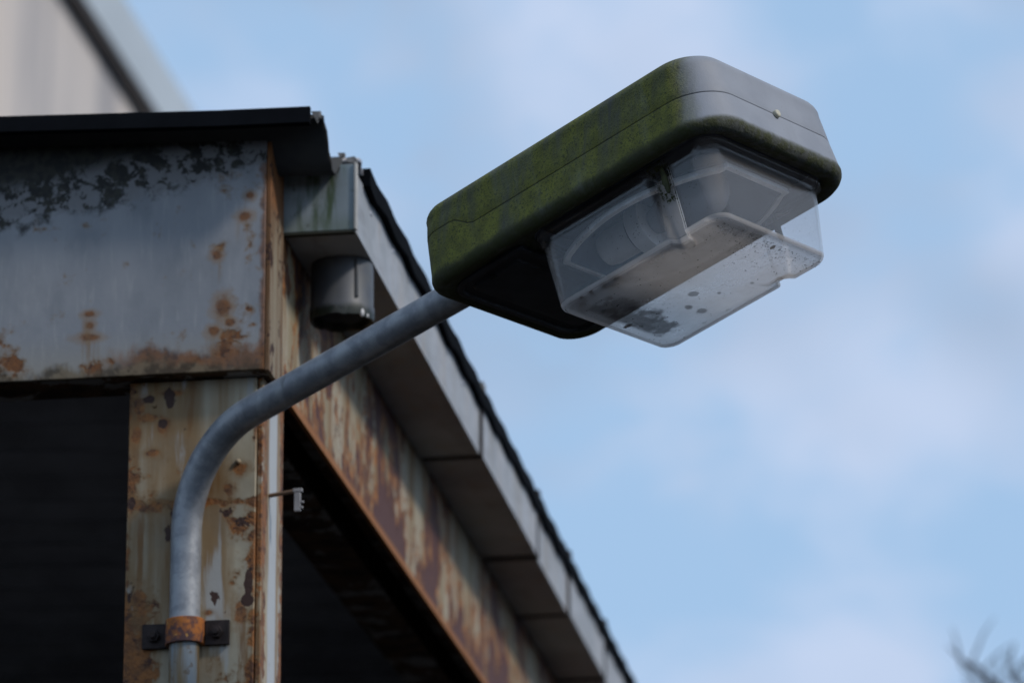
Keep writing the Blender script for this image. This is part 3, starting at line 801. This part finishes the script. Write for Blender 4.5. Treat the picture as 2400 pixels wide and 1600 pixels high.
# upper shell
loops = []
loops.append([(x, y, zseam(x, y) - .0001) for (x, y, _) in body_loop(draft(.058) + .0014, 0)])
loops.append([(x, y, zseam(x, y) + .0004) for (x, y, _) in body_loop(draft(.058) + .0003, 0)])
loops.append([(x, y, zseam(x, y) + .0014) for (x, y, _) in body_loop(draft(.058) + .0001, 0)])
rt_ = .024
for fr in (.3, .6, 1.0):
    loops.append([(x, y, zseam(x, y) + .0016 + (ZT - rt_ - zseam(x, y) - .0016) * fr) for (x, y, _) in body_loop(draft(.058 + (.041 * fr)), 0)])
d0 = draft(ZT - rt_)
for a in (.12, .25, .4, .55, .7, .85, 1.0):
    th_ = a * pi / 2
    loops.append(body_loop(d0 + rt_ * (1 - math.cos(th_)), ZT - rt_ + rt_ * math.sin(th_)))
for k in range(1, 7):                                       # gently domed top
    ins = d0 + rt_ + k * .017
    loops.append(body_loop(ins, ZT + .006 * math.sin(k / 6 * pi / 2)))
bm = bmesh.new(); loft(bm, loops, cap1=True)
upper = hpart('top_cover', bm, M_HOUS, smooth=True, angle=70)
# seam gasket (dark line between the shells)
bm = bmesh.new()
loft(bm, [[(x, y, zseam(x, y) - .0010) for (x, y, _) in body_loop(draft(.0575) + .0011, 0)], [(x, y, zseam(x, y) + .0003) for (x, y, _) in body_loop(draft(.0575) + .0011, 0)]])
hpart('gasket', bm, M_DARKP, solid=.0006, smooth=True)
# screw
bm = bmesh.new(); xs_ = CXB + HXB - draft(.0575)
prof = [(.0, .0046), (.002, .0053), (.0045, .0053), (.0060, .0046), (.0068, .0034), (.0066, .0014), (.0064, .0006)]
R = []
for (dx, r) in prof: R.append([(xs_ - .001 + dx, -.004 + r * 1.05 * math.cos(2 * pi * i / 24), .0480 + r * 1.05 * math.sin(2 * pi * i / 24)) for i in range(24)])
loft(bm, R, True, True)
M_SCREW = simple('yellowed_plastic_screw', (.50, .47, .36), .5, 0, .15, 120, .1)
hpart('screw', bm, M_SCREW, housing, smooth=True, angle=50)
# gear cover under the tail: rounded plate with pressed panel and screw hole
bm = bmesh.new(); cxg, hxg, hyg = -.2300, .0640, .1330
def gl_(ins, z): return [(x, y, z) for x, y in rrect(hxg - ins, hyg - ins, (max(.012 - ins * .3, .005), max(.034 - ins, .01)), 160, cxg)]
loft(bm, [gl_(-.0015, -.0030), gl_(-.0015, -.0075), gl_(.0015, -.0095), gl_(.0065, -.0095), gl_(.0085, -.0060), gl_(.020, -.0060), gl_(.0235, -.0100), gl_(.030, -.0110)], cap1=True)
cover = hpart('gear_cover', bm, M_DARKP, smooth=True, angle=35)
bm = bmesh.new(); cyl(bm, (-.235, -.106, -.0105), (-.235, -.106, -.0055), .0065, n=20)
hpart('cover_screw', bm, simple('black_hole', (.008, .008, .008), .9), cover, smooth=True, angle=40)
bm = bmesh.new(); bmesh.ops.create_icosphere(bm, subdivisions=2, radius=.0016, matrix=Matrix.Translation((-.243, .137, -.0115)) @ Matrix.Diagonal((1, 1, 2.0, 1)))
hpart('water_drop', bm, M_DARKP, housing, smooth=True)

# --- clear bowl
NW = 640
def notch(pts, z):
    fr = max(0, min(1, (-.006 - z) / .100))
    cxn = .0600 + .004 * fr; w = .0185 - .006 * fr
    dep = .0135 * min(1, max(0, (-.001 - z) / .010))
    out = []
    for x, y in pts:
        u = abs(x - cxn) / w
        if abs(y) > .06 and u < 1.25:
            s = 1 - max(0, min(1, (u - .62) / .5)); s = s * s * (3 - 2 * s)
            y = y - math.copysign(dep * s, y)
        out.append((x, y))
    return out
def bl(hx, hy, r, z, nt=True, cx=0):
    pts = rrect(hx, hy, (r, r), NW, cx)
    # resample the straight long sides finely is given by NW/8 points per side
    if nt: pts = notch(pts, z)
    return [(x, y, z) for x, y in pts]
loops = [bl(.1520, .1310, .034, -.0015, False), bl(.1535, .1325, .034, -.0030, False), bl(.1535, .1325, .034, -.0062, False), bl(.1515, .1305, .034, -.0078, False), bl(.1475, .1265, .032, -.0085),]
X0, Y0_, X1, Y1_ = .1462, .1252, .1385, .1182
for k in range(0, 13):
    fr = k / 12; z = -.0105 - fr * (.1010 - .0105)
    loops.append(bl(X0 + (X1 - X0) * fr, Y0_ + (Y1_ - Y0_) * fr, .028 - .006 * fr, z, True, -.0045 * fr))
rb = .0085
for a in (.2, .4, .6, .8, 1.0):
    th_ = a * pi / 2
    loops.append(bl(X1 - rb * (1 - math.cos(th_)), Y1_ - rb * (1 - math.cos(th_)), .022 - rb * (1 - math.cos(th_)) * .6, -.1010 - rb * math.sin(th_), True, -.0045))
for (ins, dz) in ((.012, -.0012), (.016, -.0020), (.030, -.0034), (.055, -.0040), (.08, -.0042), (.105, -.0042)):
    lp_ = bl(X1 - ins, Y1_ - ins, max(.016 - ins * .2, .003), -.1095 + dz, ins < .03, -.0045)
    loops.append(lp_)
bm = bmesh.new(); loft(bm, loops, cap1=True)
bowl = hpart('clear_bowl', bm, M_BOWL, smooth=True, angle=60, solid=.0024)
# catch on the near side and on the far side
for s in (-1, 1):
    bm = bmesh.new()
    yy = s * .1235
    pr = [(.0640, -.010), (.0665, -.004), (.0690, -.008), (.0715, -.022), (.0720, -.040), (.0700, -.045), (.0670, -.045), (.0655, -.034), (.0630, -.030), (.0642, -.022)]
    A = [bm.verts.new((x, yy - s * .000, z)) for x, z in pr]; B = [bm.verts.new((x, yy - s * .0055, z)) for x, z in pr]
    bm.faces.new(A); bm.faces.new(B[::-1])
    for i in range(len(pr)): bm.faces.new((A[i], A[(i + 1) % len(pr)], B[(i + 1) % len(pr)], B[i]))
    hpart('bowl_catch', bm, simple('mossy_catch', (.075, .08, .03), .8, 0, .5, 90, .5), housing, bevel=.0012)

# --- inside: gear tray, reflector rim, dish, lamp holder, bulb
bm = bmesh.new()
loft(bm, [[(x, y, .0005) for x, y in rrect(.1540, .1330, (.033, .033), 160)], [(x, y, .0015) for x, y in rrect(.1500, .1290, (.031, .031), 160)]])
v = [bm.verts.new((x, y, .026)) for x, y in rrect(.1540, .1330, (.033, .033), 160)]; bm.faces.new(v)
hpart('gear_tray', bm, mat_dark_plastic('dark_inner_tray', (.028, .035, .05)), smooth=True, angle=30)
def rim_pts(ins, z, n=48):
    """closed outline: straight tail and nose ends, long sides bulging outwards"""
    out = []
    for i in range(n + 1):                       # near side tail -> nose
        u = i / n; x = -.150 + u * .280
        w = .066 + .046 * math.sin(pi * min(1, u * 1.04)) ** .8 if u < .98 else .066
        out.append((x, -w))
    pts = out + [(x, -y) for x, y in out[::-1]]
    cx = -.01
    res = []
    for x, y in pts:
        sx = (x - cx) * (1 - ins / .14); sy = y * (1 - ins / .095)
        res.append((cx + sx, sy, z))
    return res
bm = bmesh.new()
loft(bm, [rim_pts(.001, -.014), rim_pts(.000, -.021), rim_pts(.006, -.0215), rim_pts(.007, -.014)])
rimo = hpart('reflector_rim', bm, M_GREYRIM, smooth=True, angle=30, solid=.0008)
bm = bmesh.new()
loft(bm, [rim_pts(.0078, -.0205), rim_pts(.022, .000), rim_pts(.045, .0150), rim_pts(.07, .020)], cap1=True)
hpart('reflector', bm, M_REFL, smooth=True, angle=50)
# holder and bulb on the lamp axis
bm = bmesh.new()
def ringx(x, r, cy=-.012, cz=-.004, n=32): return [(x, cy + r * math.cos(2 * pi * i / n), cz + r * math.sin(2 * pi * i / n)) for i in range(n)]
loft(bm, [ringx(-.118, .015), ringx(-.116, .021), ringx(-.105, .024), ringx(-.060, .0245)], True, True)
holder = hpart('lamp_holder', bm, M_CERAMIC, smooth=True, angle=40)
bm = bmesh.new(); loft(bm, [ringx(-.0595, .0255), ringx(-.0575, .034), ringx(-.0345, .0345), ringx(-.0335, .026)], True, True)
hpart('holder_collar', bm, M_CERAMIC, holder, smooth=True, angle=40)
bm = bmesh.new(); loft(bm, [ringx(-.062, .0285), ringx(-.0600, .0285)], True, True)
hpart('seal_ring', bm, M_DARKP, holder)
bm = bmesh.new()
prof = [(-.033, .016), (-.024, .019), (-.010, .024), (.010, .031), (.032, .0355), (.052, .0350), (.068, .030), (.079, .021), (.0855, .011), (.087, .003)]
loft(bm, [ringx(x, r) for x, r in prof], True, True)
t = NT('opal_bulb_glass'); hpart('bulb', bm, t.fin(t.pbsdf((.36, .36, .38), .25)), smooth=True)
# dead leaf bits and insects lying in the bowl along the near bottom edge
M_BIT = simple('dead_leaf_bits', (.14, .075, .05), .8, 0, .5, 200, .3)
for (x, y, s) in ((-.048, -.108, .0075), (-.064, -.109, .0055), (-.104, -.110, .005), (-.114, -.104, .007), (-.088, -.111, .004), (.112, .02, .004), (-.123, -.09, .005), (-.008, -.03, .0022), (-.12, -.02, .006), (-.125, .01, .005)):
    bm = bmesh.new(); bmesh.ops.create_icosphere(bm, subdivisions=2, radius=s, matrix=Matrix.Translation((x, y, -.1085 + s * .30)) @ Matrix.Rotation(random.uniform(0, 3), 4, 'Z') @ Matrix.Diagonal((1.2, .6, .35, 1)))
    for v in bm.verts: v.co += Vector((random.uniform(-1, 1), random.uniform(-1, 1), random.uniform(-.3, .3))) * s * .28
    hpart('dead_leaf_bit', bm, M_BIT, bowl)

bm = bmesh.new()
rs_ = random.Random(5)
def speck(p, s_, nrm):
    q = Vector(nrm).to_track_quat('Z', 'Y')
    k = rs_.choice((4, 5, 6)); vs_ = [bm.verts.new(Vector(p) + q @ Vector((s_ * rs_.uniform(.6, 1.2) * math.cos(2 * pi * i / k), s_ * rs_.uniform(.4, 1.1) * math.sin(2 * pi * i / k), 0))) for i in range(k)]
    tp_ = bm.verts.new(Vector(p) + Vector(nrm) * s_ * .5)
    for i in range(k): bm.faces.new((vs_[i], vs_[(i + 1) % k], tp_))
for _ in range(520):
    m_ = rs_.random()
    if m_ < .62:   # crowd along the nose edge of the tray
        x = .128 - abs(rs_.gauss(0, .020)); y = rs_.uniform(-.108, .106)
    elif m_ < .85: x = rs_.uniform(-.13, .12); y = rs_.uniform(-.1, .1)
    else: x = rs_.gauss(-.085, .02); y = rs_.gauss(.02, .05)
    if abs(y) > .108 or abs(x) > .128: continue
    if abs(x - .064) < .022 and abs(y) > .095: continue
    speck((x, y, -.1148), .0004 + .0011 * rs_.random() ** 3, (0, 0, -1))
for _ in range(150):   # a few on the near wall and the nose wall
    z = rs_.uniform(-.098, -.015); fr = (-z - .0105) / .0905
    if rs_.random() < .65: 
        x = rs_.uniform(-.125, .12)
        if abs(x - .063) < .024: continue
        speck((x, -(.1252 - .007 * fr) - .0014, z), .0003 + .0006 * rs_.random() ** 2, (0, -1, 0))
    else: speck((.1462 - .0077 * fr - .0045 * fr + .0014, rs_.uniform(-.095, .095), z), .0003 + .0007 * rs_.random() ** 2, (1, 0, 0))
gs_ = hpart('grime_specks', bm, simple('black_grime', (.03, .027, .02), .9), bowl); gs_['kind'] = 'stuff'

# ------------------------------------------------------------------ neighbouring tall building (far, out of focus)
NB0 = RB @ Matrix.Translation((-5.95, 15.0, 0))
nb = empty('tall_building', NB0, 'tall pale blurred building with streaked wall rising behind the shed roof', 'building')
def npart(name, bm, mat, parent=None, **k): return link(name, bm, mat, parent or nb, (0, 0, 0), **k)
HW = 11.10
bm = bmesh.new(); box(bm, -12, 0, 0, 45, 0, HW); npart('wall', bm, mat_wall_far())
bm = bmesh.new(); box(bm, -12.2, .10, -.15, 45.2, HW + .003, HW + .42)
fas = npart('roof_fascia', bm, simple('pale_grey_fascia', (.50, .56, .60), .6, 0, .12, .6, 0))
bm = bmesh.new(); box(bm, .003, .085, -.1, 45.1, HW - .055, HW); npart('fascia_shade_strip', bm, simple('dark_shade_strip', (.07, .06, .055), .7), fas)  # dark strip standing in for the shadow line under the fascia
#npart('rain_pipe', bm, simple('faded_pipe', (.16, .165, .18), .7))

# ------------------------------------------------------------------ tree beyond, only its top pokes in
TB = Vector((2.55, 14.2, 0))
tree = empty('leafless_tree', Matrix.Translation(TB), 'thin leafless tree whose blurred twigs reach in at the lower right', 'tree')
M_BARK = simple('dark_bark', (.075, .066, .064), .9, 0, .4, 30, .4, .2)
def tp(name, bm, mat): return link(name, bm, mat, tree, (0, 0, 0), smooth=True)
bm = bmesh.new(); tube(bm, [(0, 0, 0), (.03, .02, 1.0), (-.04, 0, 2.0), (-.02, .03, 2.9), (-.06, 0, 3.6)], [.10, .085, .07, .05, .03], 12); tp('trunk', bm, M_BARK)
rnd = random.Random(11)
tw = bmesh.new()
def grow(bm_, p, d, L, r, depth):
    pts_ = [p]; rr = [r]; q = p.copy(); dd = d.copy()
    for i in range(3):
        dd = (dd + Vector((rnd.uniform(-1, 1), rnd.uniform(-1, 1), rnd.uniform(-.3, .8))) * .20).normalized()
        q = q + dd * L / 3; pts_.append(q.copy()); rr.append(r * (1 - .25 * (i + 1)))
    tube(bm_, pts_, rr, 5 if depth < 3 else 8)
    return pts_, dd
def ramify(p, d, L, r, depth):
    pts_, dd = grow(tw, p, d, L, r, depth)
    if depth == 0: return
    for k in range(3 if depth > 1 else 4):
        b = pts_[rnd.choice((1, 2, 3))]
        nd = (dd + Vector((rnd.uniform(-1, 1), rnd.uniform(-1, 1), rnd.uniform(-.4, .9))) * .75).normalized()
        ramify(b, nd, L * rnd.uniform(.55, .75), r * .55, depth - 1)
for k in range(9):
    a = k / 9 * 2 * pi; p0 = Vector((-.03, 0, 2.2 + .17 * k))
    d = Vector((math.cos(a * 2.2), math.sin(a * 2.2), .9)).normalized()
    bm = bmesh.new(); pts_, dd = grow(bm, p0, d, .85, .022, 3); tp('branch', bm, M_BARK)
    for q in pts_[1:]:
        for _ in range(2): ramify(q, (dd + Vector((rnd.uniform(-1, 1), rnd.uniform(-1, 1), rnd.uniform(0, 1))) * .7).normalized(), .42, .010, 2)
# long shoots that reach up and to the left
for _ in range(18):
    q = Vector((rnd.uniform(-.84, -.45), rnd.uniform(-.2, .2), 0)); q.z = 3.15 + (q.x + .84) * .18 + rnd.uniform(-.05, .045) + CAMZ
    d_ = Vector((rnd.uniform(-1, 1), rnd.uniform(-.5, .5), rnd.uniform(.1, 1))).normalized() * rnd.uniform(.07, .16)
    tube(tw, [q, q + d_ * .6, q + d_], [.0075, .006, .002], 5)
    tube(tw, [Vector((-.2, 0, 4.2)), q], [.009, .006], 5)
for (x, z, dx, dz, L) in ((-.86, 3.22 + CAMZ, -.15, 1, .16), (-.82, 3.24 + CAMZ, .45, 1, .2), (-.79, 3.20 + CAMZ, .9, .9, .18), (-.92, 3.12 + CAMZ, -.9, -.2, .12), (-.75, 3.10 + CAMZ, .8, .8, .2), (-.80, 3.10 + CAMZ, -.5, -.9, .14)):
    q = Vector((x, 0, z)); 
    tube(tw, [q, q + Vector((dx, .1, dz)).normalized() * L * .6, q + Vector((dx * 1.2, .1, dz)).normalized() * L], [.0055, .004, .0015], 6)
    tube(tw, [Vector((-.2, 0, 4.0)), Vector((-.5, 0, 4.45)), q], [.009, .006, .004], 6)
tp('twigs', tw, M_BARK)
